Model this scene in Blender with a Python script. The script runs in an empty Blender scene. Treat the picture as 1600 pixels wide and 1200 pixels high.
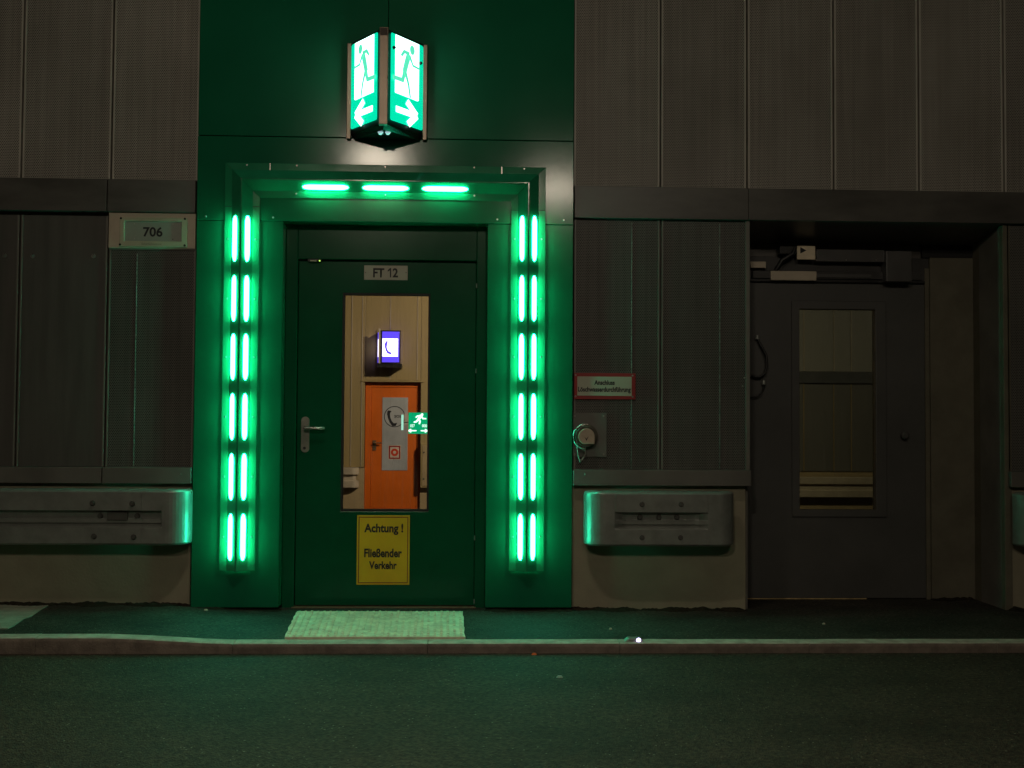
import bpy, bmesh, math, random
from mathutils import Vector, Matrix
random.seed(7)
C = bpy.context.scene.collection
SC = bpy.context.scene

# ------------------------------------------------------------------ camera, world, exposure
F_PX, DIST, EYE = 1778.0, 7.0, 1.14          # focal length in photo pixels, metres to the wall, eye height
YAW, PITCH, ROLL = (math.radians(v) for v in (2.1995, 2.0076, 0.3716))

def ray(px, py):
    x = (px - 800) / F_PX; z = -(py - 600) / F_PX
    c, s = math.cos(ROLL), math.sin(ROLL); x, z = c * x - s * z, s * x + c * z
    y = 1.0
    c, s = math.cos(PITCH), math.sin(PITCH); y, z = c * y - s * z, s * y + c * z
    c, s = math.cos(YAW), math.sin(YAW); x, y = c * x + s * y, -s * x + c * y
    return Vector((x, y, z))

fw = ray(800, 600)
rt = (ray(801, 600) - fw).normalized(); up = (ray(800, 599) - fw).normalized(); fw.normalize()
cam = bpy.data.cameras.new('camera'); cam.sensor_width = 36; cam.lens = 36 * F_PX / 1600; cam.clip_end = 300
cam.clip_start = 0.05
co = bpy.data.objects.new('camera', cam); C.objects.link(co)
co.matrix_world = Matrix(((rt.x, up.x, -fw.x, 0), (rt.y, up.y, -fw.y, -DIST), (rt.z, up.z, -fw.z, EYE), (0, 0, 0, 1)))
SC.camera = co

world = bpy.data.worlds.new('World'); SC.world = world; world.use_nodes = True
bg = world.node_tree.nodes['Background']
bg.inputs[0].default_value = (1.0, 0.80, 0.56, 1); bg.inputs[1].default_value = 0.009   # dim warm air of a night tunnel
SC.view_settings.view_transform = 'Standard'; SC.view_settings.look = 'None'
SC.view_settings.exposure = 0; SC.view_settings.gamma = 1; SC.view_settings.use_curve_mapping = False
SC.cycles.max_bounces = 6; SC.cycles.transparent_max_bounces = 16

# ------------------------------------------------------------------ measuring helpers
def W(px, py, Y=0.0):
    r = ray(px, py); t = (DIST + Y) / r.y
    return r.x * t, EYE + r.z * t
def rect(x0, y0, x1, y1, Y=0.0):
    a, b, c, d = W(x0, y0, Y), W(x1, y0, Y), W(x0, y1, Y), W(x1, y1, Y)
    return (a[0] + c[0]) / 2, (b[0] + d[0]) / 2, (c[1] + d[1]) / 2, (a[1] + b[1]) / 2    # X0, X1, Z0, Z1

# ------------------------------------------------------------------ mesh builder
class MB:
    def __init__(s): s.v = []; s.f = []; s.m = []; s.sm = []
    def add(s, vs, fs, mi=0, smooth=False):
        n = len(s.v); s.v += [tuple(v) for v in vs]
        for f in fs: s.f.append([i + n for i in f]); s.m.append(mi); s.sm.append(smooth)
        return s
    def box(s, x0, x1, y0, y1, z0, z1, mi=0):
        v = [(x, y, z) for z in (z0, z1) for y in (y0, y1) for x in (x0, x1)]
        return s.add(v, [(0, 2, 3, 1), (4, 5, 7, 6), (0, 1, 5, 4), (2, 6, 7, 3), (0, 4, 6, 2), (1, 3, 7, 5)], mi)
    def ring(s, o, i, y0, y1, mi=0):
        # rectangular frame: outer o and inner i as (X0, X1, Z0, Z1)
        def four(r, y): return [(r[0], y, r[2]), (r[1], y, r[2]), (r[1], y, r[3]), (r[0], y, r[3])]
        v = four(o, y0) + four(i, y0) + four(o, y1) + four(i, y1); f = []
        for k in range(4):
            n = (k + 1) % 4
            f += [(k, n, 4 + n, 4 + k), (8 + k, 12 + k, 12 + n, 8 + n), (k, 8 + k, 8 + n, n), (4 + k, 4 + n, 12 + n, 12 + k)]
        return s.add(v, f, mi)
    def prism(s, pts, y0, y1, mi=0):
        # polygon in XZ extruded from y0 (front) to y1
        n = len(pts); v = [(p[0], y0, p[1]) for p in pts] + [(p[0], y1, p[1]) for p in pts]
        f = [tuple(range(n)), tuple(range(2 * n - 1, n - 1, -1))] + [(k, n + k, n + (k + 1) % n, (k + 1) % n) for k in range(n)]
        return s.add(v, f, mi)
    def cyl(s, c, ax, r, h, n=16, r2=None, mi=0, smooth=True):
        c = Vector(c); ax = Vector(ax).normalized(); t = Vector((0, 0, 1)) if abs(ax.z) < .9 else Vector((1, 0, 0))
        u = ax.cross(t).normalized(); w = ax.cross(u); r2 = r if r2 is None else r2
        a = [c + u * math.cos(2 * math.pi * k / n) * r + w * math.sin(2 * math.pi * k / n) * r for k in range(n)]
        b = [c + ax * h + u * math.cos(2 * math.pi * k / n) * r2 + w * math.sin(2 * math.pi * k / n) * r2 for k in range(n)]
        s.add(a + b, [(k, (k + 1) % n, n + (k + 1) % n, n + k) for k in range(n)], mi, smooth)
        s.add(a, [tuple(range(n - 1, -1, -1))], mi); s.add(b, [tuple(range(n))], mi)
        return s
    def tube(s, pts, r, n=8, mi=0):
        pts = [Vector(p) for p in pts]; rings = []
        for k, p in enumerate(pts):
            d = (pts[min(k + 1, len(pts) - 1)] - pts[max(k - 1, 0)]).normalized()
            t = Vector((0, 1, 0)) if abs(d.y) < .9 else Vector((1, 0, 0))
            u = d.cross(t).normalized(); w = d.cross(u)
            rr = r[k] if isinstance(r, (list, tuple)) else r
            rings += [p + u * math.cos(2 * math.pi * j / n) * rr + w * math.sin(2 * math.pi * j / n) * rr for j in range(n)]
        f = [(k * n + j, k * n + (j + 1) % n, (k + 1) * n + (j + 1) % n, (k + 1) * n + j) for k in range(len(pts) - 1) for j in range(n)]
        s.add(rings, f, mi, True)
        L = len(pts) - 1
        s.add(rings[:n], [tuple(range(n - 1, -1, -1))], mi); s.add(rings[L * n:], [tuple(range(n))], mi)
        return s
    def capsule(s, axis, L, r, n=12, flat=1.0):
        # capsule round the origin along 'x' or 'z'
        pr = []
        h = L / 2 - r
        h -= r * 2.2
        for k in range(7): a = -math.pi / 2 + k * math.pi / 12; pr.append((-h + r * 3.2 * math.sin(a), r * math.cos(a)))
        for k in range(7): a = k * math.pi / 12; pr.append((h + r * 3.2 * math.sin(a), r * math.cos(a)))
        pr[0] = (pr[0][0], 1e-4); pr[-1] = (pr[-1][0], 1e-4)
        v = []
        for t, q in pr:
            for j in range(n):
                a = 2 * math.pi * j / n; p, y = q * math.cos(a), q * math.sin(a) * flat
                v.append((p, y, t) if axis == 'z' else (t, y, p))
        f = [(k * n + j, k * n + (j + 1) % n, (k + 1) * n + (j + 1) % n, (k + 1) * n + j) for k in range(len(pr) - 1) for j in range(n)]
        return s.add(v, f, 0, True)
    def mesh(s, name, mats):
        me = bpy.data.meshes.new(name); me.from_pydata(s.v, [], s.f); me.update()
        for i, p in enumerate(me.polygons): p.material_index = s.m[i]; p.use_smooth = s.sm[i]
        for m in (mats if isinstance(mats, (list, tuple)) else [mats]): me.materials.append(m)
        b = bmesh.new(); b.from_mesh(me); bmesh.ops.recalc_face_normals(b, faces=b.faces[:]); b.to_mesh(me); b.free()
        return me

WL = {}                                   # world translation of every object (nothing here is rotated)
def put(o, parent=None, loc=(0, 0, 0)):
    C.objects.link(o); loc = Vector(loc)
    if parent is not None: o.parent = parent; o.location = loc - WL[parent.name]
    else: o.location = loc
    WL[o.name] = loc; return o
def thing(name, label, cat, loc=(0, 0, 0), group=None):
    o = bpy.data.objects.new(name, None); o.empty_display_size = .1; put(o, None, loc)
    return tag(o, label, cat, group)
def tag(o, label, cat, group=None):
    o['label'] = label; o['category'] = cat
    if group: o['group'] = group
    return o
def part(name, mb, mats, parent=None, bevel=0, loc=(0, 0, 0), seg=2, label=None):
    me = mb if isinstance(mb, bpy.types.Mesh) else mb.mesh(name, mats)
    o = bpy.data.objects.new(name, me); put(o, parent, loc)
    if bevel:
        m = o.modifiers.new('bevel', 'BEVEL'); m.width = bevel; m.segments = seg; m.limit_method = 'ANGLE'; m.angle_limit = .6
    if label: o['label'] = label
    return o
def box(name, r, y0, y1, mat, parent=None, bevel=0, label=None):
    return part(name, MB().box(r[0], r[1], y0, y1, r[2], r[3]), mat, parent, bevel, label=label)
def structure(o): o['kind'] = 'structure'; return o

def text_mesh(s, X0, X1, Z0, Z1, Y, mat, bold=0.0):
    cu = bpy.data.curves.new('text', 'FONT'); cu.body = s; cu.extrude = 0.0; cu.offset = bold * 1.7; cu.align_x = 'LEFT'; cu.resolution_u = 3
    ob = bpy.data.objects.new('text', cu); C.objects.link(ob)
    dg = bpy.context.evaluated_depsgraph_get()
    me = bpy.data.meshes.new_from_object(ob.evaluated_get(dg))
    bpy.data.objects.remove(ob); bpy.data.curves.remove(cu)
    xs = [v.co.x for v in me.vertices]; ys = [v.co.y for v in me.vertices]
    a, b, c, d = min(xs), max(xs), min(ys), max(ys)
    for v in me.vertices:
        v.co = Vector((X0 + (v.co.x - a) / (b - a) * (X1 - X0), Y, Z0 + (v.co.y - c) / (d - c) * (Z1 - Z0)))
    me.materials.clear(); me.materials.append(mat); me.update(); me.name = 'lettering'
    return me

# ------------------------------------------------------------------ materials
def new_mat(name):
    m = bpy.data.materials.new(name); m.use_nodes = True; nt = m.node_tree
    return m, nt, nt.nodes, nt.links, nt.nodes['Principled BSDF']
def ramp_noise(nt, scale, lo, hi, detail=6, stretch=(1, 1, 1), a=0.35, b=0.65, rough=.6):
    N, L = nt.nodes, nt.links
    tc = N.new('ShaderNodeTexCoord'); mp = N.new('ShaderNodeMapping'); mp.inputs['Scale'].default_value = stretch
    no = N.new('ShaderNodeTexNoise'); no.inputs['Scale'].default_value = scale; no.inputs['Detail'].default_value = detail; no.inputs['Roughness'].default_value = rough
    cr = N.new('ShaderNodeValToRGB'); cr.color_ramp.elements[0].position = a; cr.color_ramp.elements[1].position = b
    cr.color_ramp.elements[0].color = (*lo, 1); cr.color_ramp.elements[1].color = (*hi, 1)
    L.new(tc.outputs['Object'], mp.inputs[0]); L.new(mp.outputs[0], no.inputs['Vector']); L.new(no.outputs[0], cr.inputs[0])
    return cr, no
def surf(name, base, rough=.5, metal=0.0, var=.25, scale=6, stretch=(1, 1, 1), bump=0.0, bscale=80, spec=.5, coat=0.0, rvar=.12):
    m, nt, N, L, p = new_mat(name)
    lo = tuple(c * (1 - var) for c in base); hi = tuple(min(1, c * (1 + var)) for c in base)
    cr, no = ramp_noise(nt, scale, lo, hi, stretch=stretch)
    L.new(cr.outputs[0], p.inputs['Base Color'])
    mr = N.new('ShaderNodeMapRange'); mr.inputs['To Min'].default_value = max(.02, rough - rvar); mr.inputs['To Max'].default_value = min(1, rough + rvar)
    L.new(no.outputs[0], mr.inputs[0]); L.new(mr.outputs[0], p.inputs['Roughness'])
    p.inputs['Metallic'].default_value = metal; p.inputs['Specular IOR Level'].default_value = spec
    if coat: p.inputs['Coat Weight'].default_value = coat; p.inputs['Coat Roughness'].default_value = .08
    if bump:
        tc = N.new('ShaderNodeTexCoord'); n2 = N.new('ShaderNodeTexNoise'); n2.inputs['Scale'].default_value = bscale; n2.inputs['Detail'].default_value = 4
        bp = N.new('ShaderNodeBump'); bp.inputs['Strength'].default_value = bump; bp.inputs['Distance'].default_value = .01
        L.new(tc.outputs['Object'], n2.inputs['Vector']); L.new(n2.outputs[0], bp.inputs['Height']); L.new(bp.outputs[0], p.inputs['Normal'])
    return m
def emit(name, col, strength):
    m, nt, N, L, p = new_mat(name)
    p.inputs['Base Color'].default_value = (*[min(.8, c) for c in col], 1); p.inputs['Roughness'].default_value = .3
    p.inputs['Emission Color'].default_value = (*col, 1); p.inputs['Emission Strength'].default_value = strength
    return m
def perforated(name, base, pitch=.0112, rad=.0031, rough=.45):
    # sheet metal with a staggered field of small punched holes, rain-like dirt streaks
    m, nt, N, L, p = new_mat(name)
    cr, no = ramp_noise(nt, 3.0, tuple(c * .86 for c in base), tuple(c * 1.12 for c in base), stretch=(16, 16, .25))
    oi = N.new('ShaderNodeObjectInfo'); tone = N.new('ShaderNodeMapRange'); tone.inputs['To Min'].default_value = .86; tone.inputs['To Max'].default_value = 1.1; L.new(oi.outputs['Random'], tone.inputs[0])
    c2, n2_ = ramp_noise(nt, 1.3, (.78, .77, .75), (1.08, 1.08, 1.08), stretch=(1, 1, .8), detail=8)
    t1 = N.new('ShaderNodeVectorMath'); t1.operation = 'SCALE'; L.new(c2.outputs[0], t1.inputs[0]); L.new(tone.outputs[0], t1.inputs['Scale'])
    t2 = N.new('ShaderNodeVectorMath'); t2.operation = 'MULTIPLY'; L.new(cr.outputs[0], t2.inputs[0]); L.new(t1.outputs[0], t2.inputs[1])
    tc = N.new('ShaderNodeTexCoord')
    def lattice(off):
        a = N.new('ShaderNodeVectorMath'); a.operation = 'MULTIPLY_ADD'
        a.inputs[1].default_value = (1 / pitch, 0, 1 / (pitch * 1.732)); a.inputs[2].default_value = (off, 0, off)
        f = N.new('ShaderNodeVectorMath'); f.operation = 'FRACTION'
        b = N.new('ShaderNodeVectorMath'); b.operation = 'SUBTRACT'; b.inputs[1].default_value = (.5, 0, .5)
        c = N.new('ShaderNodeVectorMath'); c.operation = 'MULTIPLY'; c.inputs[1].default_value = (pitch, 0, pitch * 1.732)
        d = N.new('ShaderNodeVectorMath'); d.operation = 'LENGTH'
        L.new(tc.outputs['Object'], a.inputs[0]); L.new(a.outputs[0], f.inputs[0]); L.new(f.outputs[0], b.inputs[0]); L.new(b.outputs[0], c.inputs[0]); L.new(c.outputs[0], d.inputs[0])
        return d.outputs['Value']
    mn = N.new('ShaderNodeMath'); mn.operation = 'MINIMUM'; L.new(lattice(0.0), mn.inputs[0]); L.new(lattice(.5), mn.inputs[1])
    lt = N.new('ShaderNodeMath'); lt.operation = 'LESS_THAN'; lt.inputs[1].default_value = rad; L.new(mn.outputs[0], lt.inputs[0])
    mx = N.new('ShaderNodeMix'); mx.data_type = 'RGBA'
    L.new(lt.outputs[0], mx.inputs['Factor']); L.new(t2.outputs[0], mx.inputs['A']); mx.inputs['B'].default_value = (.006, .006, .005, 1)
    L.new(mx.outputs['Result'], p.inputs['Base Color'])
    sp = N.new('ShaderNodeMath'); sp.operation = 'MULTIPLY_ADD'; sp.inputs[1].default_value = -.4; sp.inputs[2].default_value = .4
    L.new(lt.outputs[0], sp.inputs[0]); L.new(sp.outputs[0], p.inputs['Specular IOR Level'])
    p.inputs['Roughness'].default_value = rough
    return m
def glass(name, tint=(1, 1, 1), dirt=.13):
    m, nt, N, L, p = new_mat(name)
    out = N['Material Output']; tr = N.new('ShaderNodeBsdfTransparent'); tr.inputs[0].default_value = (*tint, 1)
    gl = N.new('ShaderNodeBsdfGlossy'); gl.inputs['Roughness'].default_value = .02
    fr = N.new('ShaderNodeFresnel'); fr.inputs[0].default_value = 1.45
    a = N.new('ShaderNodeMixShader'); L.new(fr.outputs[0], a.inputs[0]); L.new(tr.outputs[0], a.inputs[1]); L.new(gl.outputs[0], a.inputs[2])
    cr, no = ramp_noise(nt, 6, (0, 0, 0), (dirt, dirt, dirt), stretch=(12, 12, .5), a=.52, b=.80)
    df = N.new('ShaderNodeBsdfDiffuse'); df.inputs[0].default_value = (.5, .46, .38, 1)
    b = N.new('ShaderNodeMixShader'); L.new(cr.outputs[0], b.inputs[0]); L.new(a.outputs[0], b.inputs[1]); L.new(df.outputs[0], b.inputs[2])
    L.new(b.outputs[0], out.inputs[0])
    return m

M = dict(
    green=surf('green_paint', (.006, .135, .064), .13, var=.07, scale=2, bump=.06, bscale=2.2, rvar=.03, spec=.22),
    green_door=surf('green_door_paint', (.004, .085, .038), .18, var=.10, scale=2, bump=.03, bscale=3, rvar=.04, spec=.2),
    casing=surf('casing_green', (.016, .23, .108), .12, var=.12, scale=4, spec=.4, coat=.3, bump=.04, bscale=6),
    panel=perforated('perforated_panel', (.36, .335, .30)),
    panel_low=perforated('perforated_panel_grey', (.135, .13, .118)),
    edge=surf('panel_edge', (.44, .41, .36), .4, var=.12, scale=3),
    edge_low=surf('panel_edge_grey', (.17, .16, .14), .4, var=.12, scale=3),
    dark=surf('joint_dark', (.012, .011, .010), .8),
    band=surf('band_sheet', (.085, .078, .07), .38, var=.25, scale=2, stretch=(1, 1, 3)),
    ledge=surf('ledge_sheet', (.13, .122, .108), .4, var=.15, scale=3),
    plain=surf('plain_panel', (.085, .08, .072), .45, var=.12, scale=3, stretch=(6, 6, .4)),
    galv=surf('galvanised_steel', (.255, .27, .245), .34, metal=.4, var=.10, scale=14, bump=.05, bscale=60),
    galv_dark=surf('dull_bolt_steel', (.09, .088, .08), .5, metal=.5),
    steel=surf('steel', (.45, .43, .40), .28, metal=.9, var=.1),
    bronze=surf('bronze_post', (.22, .17, .13), .35, metal=.6, var=.12),
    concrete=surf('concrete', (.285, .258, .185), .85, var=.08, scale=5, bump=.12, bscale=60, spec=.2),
    recess=surf('recess_concrete_shaded', (.14, .128, .095), .85, var=.14, scale=5, bump=.25, bscale=60, spec=.2),  # darker copy of the concrete, with the recess shade put into its colour
    core=surf('wall_concrete', (.16, .15, .13), .9, var=.2, scale=3),
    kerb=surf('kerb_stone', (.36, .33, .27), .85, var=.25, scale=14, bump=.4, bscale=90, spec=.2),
    kerb_face=surf('kerb_face_shade', (.17, .14, .115), .9, var=.25, scale=12, bump=.4, bscale=90, spec=.2),  # darker copy of the stone; how light falls on the front is painted in
    slab=surf('pale_slab', (.30, .30, .24), .85, var=.2, scale=12, bump=.3, bscale=90, spec=.2),
    dirt=surf('dirt', (.022, .017, .012), .95, var=.5, scale=30, spec=.1),
    mat=surf('tactile_paving', (.62, .58, .42), .7, var=.2, scale=14, bump=.2, bscale=90, spec=.3),
    grey_door=surf('grey_door_paint', (.074, .073, .069), .5, var=.1, scale=3),
    gasket=surf('black_gasket', (.008, .008, .008), .6),
    black=surf('black_plastic', (.012, .012, .012), .45),
    ink=surf('black_print', (.012, .012, .014), .6, var=.05),
    white=surf('white_plate', (.50, .46, .38), .5, var=.06),
    cream=surf('cream_plate', (.55, .47, .36), .45, var=.08),
    greyplate=surf('grey_plate', (.30, .33, .28), .4, var=.06),
    yellow=surf('yellow_sign', (.72, .47, .006), .5, var=.06),
    brown=surf('brown_print', (.28, .10, .008), .5, var=.05),
    red=surf('red_sign', (.28, .010, .010), .45, var=.08),
    tube=emit('green_lamp', (.027, 1.0, .55), 44),
    exit_green=emit('exit_green', (.0, .60, .34), 1.25),
    exit_figure=emit('exit_figure', (.10, .72, .45), 1.1),
    exit_white=emit('exit_white', (.70, 1.0, .93), 3.2),
    led=emit('white_led', (.55, .75, .85), .55),
    led_green=emit('tiny_green_led', (.5, 1.0, .1), 1.5),
    marker=emit('kerb_marker_led', (.62, .55, 1.0), 6),
    violet=emit('violet_lit', (.10, .06, .85), 1.0),
    violet_white=emit('violet_white_lit', (.95, .88, 1.0), 2.4),
    lamp_lens=emit('warm_lamp_lens', (1.0, .78, .50), 8),
    orange=surf('orange_paint', (.64, .125, .005), .45, var=.08, scale=2),
    beige=surf('beige_panel', (.32, .235, .092), .55, var=.03, scale=2, stretch=(5, 5, .3)),
    beige_plinth=surf('beige_plinth', (.36, .265, .13), .8, var=.1),
    alu=surf('brushed_plate', (.44, .45, .43), .4, metal=.2, var=.12, scale=3),
    glass=glass('door_glass'), glass2=glass('grey_door_glass', (.74, .77, .70)),
    far_rail=surf('far_rail_steel', (.42, .35, .24), .5, var=.1),
    far_grey=surf('far_grey_panel', (.24, .225, .18), .55, var=.03),
    far_band=surf('far_band', (.06, .06, .055), .6), far_dark=surf('far_dark_panel', (.12, .112, .09), .55, var=.04, scale=2, stretch=(5, 5, .3)),
)
def asphalt(name, a, b):
    m, nt, N, L, p = new_mat(name)
    cr, no = ramp_noise(nt, 1.7, a, b, detail=10, stretch=(.8, 1.1, 1), rough=.75)
    tc = N.new('ShaderNodeTexCoord'); v = N.new('ShaderNodeTexVoronoi'); v.inputs['Scale'].default_value = 140
    n2 = N.new('ShaderNodeTexNoise'); n2.inputs['Scale'].default_value = 55; n2.inputs['Detail'].default_value = 6
    L.new(tc.outputs['Object'], v.inputs['Vector']); L.new(tc.outputs['Object'], n2.inputs['Vector'])
    r2 = N.new('ShaderNodeValToRGB'); r2.color_ramp.elements[0].position = .3; r2.color_ramp.elements[0].color = (.25, .25, .25, 1); r2.color_ramp.elements[1].position = .72; r2.color_ramp.elements[1].color = (1.9, 1.9, 1.8, 1)
    L.new(n2.outputs[0], r2.inputs[0])
    mx = N.new('ShaderNodeMix'); mx.data_type = 'RGBA'; mx.blend_type = 'MULTIPLY'; mx.inputs['Factor'].default_value = 1
    L.new(cr.outputs[0], mx.inputs['A']); L.new(r2.outputs[0], mx.inputs['B'])
    # sparse pale chippings
    v2 = N.new('ShaderNodeTexVoronoi'); v2.inputs['Scale'].default_value = 75; L.new(tc.outputs['Object'], v2.inputs['Vector'])
    sep = N.new('ShaderNodeSeparateColor'); L.new(v2.outputs['Color'], sep.inputs[0])
    g1 = N.new('ShaderNodeMath'); g1.operation = 'GREATER_THAN'; g1.inputs[1].default_value = .965; L.new(sep.outputs[0], g1.inputs[0])
    g2 = N.new('ShaderNodeMath'); g2.operation = 'LESS_THAN'; g2.inputs[1].default_value = .28; L.new(v2.outputs['Distance'], g2.inputs[0])
    g3 = N.new('ShaderNodeMath'); g3.operation = 'MULTIPLY'; L.new(g1.outputs[0], g3.inputs[0]); L.new(g2.outputs[0], g3.inputs[1])
    m2 = N.new('ShaderNodeMix'); m2.data_type = 'RGBA'; L.new(g3.outputs[0], m2.inputs['Factor']); L.new(mx.outputs['Result'], m2.inputs['A']); m2.inputs['B'].default_value = (.20, .18, .14, 1)
    L.new(m2.outputs['Result'], p.inputs['Base Color'])
    p.inputs['Roughness'].default_value = .8; p.inputs['Specular IOR Level'].default_value = .3
    ad = N.new('ShaderNodeMath'); ad.operation = 'ADD'; L.new(v.outputs['Distance'], ad.inputs[0]); L.new(n2.outputs[0], ad.inputs[1])
    bp = N.new('ShaderNodeBump'); bp.inputs['Strength'].default_value = .8; bp.inputs['Distance'].default_value = .008
    L.new(ad.outputs[0], bp.inputs['Height']); L.new(bp.outputs[0], p.inputs['Normal'])
    return m
M['road'] = asphalt('asphalt_road', (.022, .016, .010), (.046, .036, .024))
M['walk'] = asphalt('asphalt_walk', (.014, .013, .010), (.050, .046, .036))

# ------------------------------------------------------------------ ground
TOPZ = 5.4
def walk_z(x):                                 # the walkway rises a little towards its left end
    t = min(1, max(0, (-x - 1.15) / .75)); return .030 * t * t * (3 - 2 * t)
KF = -1.055                                    # kerb front
def strip(xs, profile):                        # profile(x) -> list of (y, z)
    mb = MB(); rows = [[(x, y, z) for y, z in profile(x)] for x in xs]; n = len(rows[0])
    v = [p for r in rows for p in r]
    return mb.add(v, [(k * n + j, (k + 1) * n + j, (k + 1) * n + j + 1, k * n + j + 1) for k in range(len(xs) - 1) for j in range(n - 1)])
structure(part('road', MB().add([(-40, -16, -.05), (40, -16, -.05), (40, KF + .05, -.05), (-40, KF + .05, -.05)], [(0, 1, 2, 3)]), M['road']))
xs = [-12, -6, -3] + [-2.2 + .1 * k for k in range(15)] + [0, 2, 6, 12]
structure(part('walkway', strip(xs, lambda x: [(KF + .09, -.3), (KF + .09, walk_z(x)), (-.5, walk_z(x) + .002), (.75, walk_z(x) + .004 - walk_z(x) * .0)]), M['walk']))
kerb = thing('kerb', 'low pale kerb stones along the edge of the dark walkway', 'kerb', (0, KF, -.05))
kx = -6.2
while kx < 7.0:
    L_ = 1.0; a, b = kx + .0015, kx + L_ - .0015
    mb = MB(); xs_ = [a + (b - a) * k / 6 for k in range(7)]; rows = []
    for x in xs_:
        z = walk_z(x) - .002 + random.uniform(-.001, .001)
        rows += [(x, KF + .10, -.2), (x, KF + .10, z + .006), (x, KF + .018, z + .004), (x, KF + .005, z), (x, KF, z - .014), (x, KF - .004, -.2)]
    fs = [(k * 6 + j, (k + 1) * 6 + j, (k + 1) * 6 + j + 1, k * 6 + j + 1) for k in range(6) for j in range(5)] + [tuple(range(6)), tuple(range(41, 35, -1))]
    mb.add(rows, fs)
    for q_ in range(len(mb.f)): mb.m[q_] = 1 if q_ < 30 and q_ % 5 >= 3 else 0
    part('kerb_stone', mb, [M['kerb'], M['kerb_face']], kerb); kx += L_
# pale concrete patch at the left of the walkway
mb = MB(); z = .034
pts = [(-3.6, -.80), (-2.44, -.80), (-2.44, -.72), (-2.47, -.5), (-2.46, -.42), (-2.49, -.2), (-2.52, .12), (-3.6, .12)]
n = len(pts); mb.add([(x, y, z + .002) for x, y in pts] + [(x, y, z - .06) for x, y in pts], [tuple(range(n))] + [(k, n + k, n + (k + 1) % n, (k + 1) % n) for k in range(n)])
structure(part('concrete_patch', mb, M['slab']))

# tactile paving in front of the green door: a thin slab carrying rows of raised bars
tp = thing('tactile_slab', 'pale ribbed tactile slab on the walkway before the green door', 'paving slab', (-.5, -.55, 0))
A, B_, C_, D_ = (-.955, -.945), (-.008, -.945), (-.022, -.135), (-1.012, -.128)
mb = MB(); e = []
for (p, q, nn) in ((A, B_, 22), (B_, C_, 12), (C_, D_, 22), (D_, A, 12)):
    for k in range(nn):
        t = k / nn; e.append((p[0] + (q[0] - p[0]) * t + random.uniform(-.004, .004), p[1] + (q[1] - p[1]) * t + random.uniform(-.004, .004)))
n = len(e); mb.add([(x, y, .016) for x, y in e] + [(x, y, -.02) for x, y in e], [tuple(range(n))] + [(k, n + k, n + (k + 1) % n, (k + 1) % n) for k in range(n)])
part('slab', mb, M['mat'], tp)
mb = MB(); nc, nr = 27, 13
for i in range(nc):
    for j in range(nr):
        u, w = (i + .5) / nc, (j + .5) / nr
        lo = Vector(A).lerp(Vector(B_), u); hi = Vector(D_).lerp(Vector(C_), u); p = lo.lerp(hi, w)
        if random.random() < .03: continue
        hx, hy, h = .009, .021, .022 + random.uniform(-.002, .001)
        v = [(p.x - hx, p.y - hy, .0155), (p.x + hx, p.y - hy, .0155), (p.x + hx, p.y + hy, .0155), (p.x - hx, p.y + hy, .0155)]
        v += [(p.x + (a[0] - p.x) * .6, p.y + (a[1] - p.y) * .75, h) for a in v]
        mb.add(v, [(4, 5, 6, 7), (0, 1, 5, 4), (1, 2, 6, 5), (2, 3, 7, 6), (3, 0, 4, 7)])
o = part('raised_bar', mb, M['mat'], tp); o['kind'] = 'stuff'

# ------------------------------------------------------------------ tunnel wall
gx0, gx1 = rect(308, 200, 894, 945)[:2]                       # green portal edges
gx0 = (W(313, 100)[0] + W(301, 900)[0]) / 2
dr = rect(1171, 344, 1568, 955)                               # recess of the grey door
fo = rect(440, 350, 761, 955)                                 # opening of the green door
wall = thing('tunnel_wall', 'tunnel wall clad in perforated grey sheet panels above a concrete plinth', 'wall', (0, .2, 0))
mb = MB()
y0, y1 = .045, .33
for (a, b, c, d) in ((-9, fo[0] - .02, -.2, TOPZ), (fo[0] - .02, fo[1] + .02, fo[3] + .02, TOPZ), (fo[1] + .02, dr[0] - .001, -.2, TOPZ), (dr[0] - .001, dr[1] + .002, dr[3] + .02, TOPZ), (dr[1] + .002, 9, -.2, TOPZ)):
    mb.box(a, b, y0, y1, c, d)
part('concrete_core', mb, M['core'], wall)

zb1 = W(200, 283)[1]                                          # underside of the upper panels, left
def clad(X0, X1, Z0, Z1, mat, edge, yf=0.0, th=.03, name='cladding_panel', gap=.006, ew=.011):
    a, b = X0 + gap, X1 - gap
    mb = MB().box(a + ew, b - ew, yf, yf + th, Z0, Z1, 0)
    for p, q in ((a, a + ew), (b - ew, b)): mb.box(p, q, yf - .004, yf + th, Z0, Z1, 1)
    return part(name, mb, [mat, edge], wall, .002)
uz = (W(100, 283)[1] + W(300, 283)[1]) / 2; uzr = (W(950, 289)[1] + W(1550, 300)[1]) / 2
uz = uzr = (uz + uzr) / 2
bz = (W(150, 333)[1] + W(1000, 341)[1] + W(1500, 350)[1]) / 3
lz = (W(150, 730)[1] + W(1030, 733)[1]) / 2
ez = (W(150, 757)[1] + W(1030, 756)[1]) / 2
jl = [gx0, W(177, 100)[0], W(37, 100)[0]]
pw = jl[1] - jl[2]
jl += [jl[2] - pw * k for k in range(1, 5)]
for a, b in zip(jl[1:], jl): clad(a, b, uz, TOPZ, M['panel'], M['edge'])
jr = [gx1] + [W(x, 150)[0] for x in (1032, 1167, 1302, 1435, 1567.5)]
pw = jr[-1] - jr[-2]; jr += [jr[-1] + pw * k for k in range(1, 5)]
for a, b in zip(jr, jr[1:]): clad(a, b, uz, TOPZ, M['panel'], M['edge'])
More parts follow.
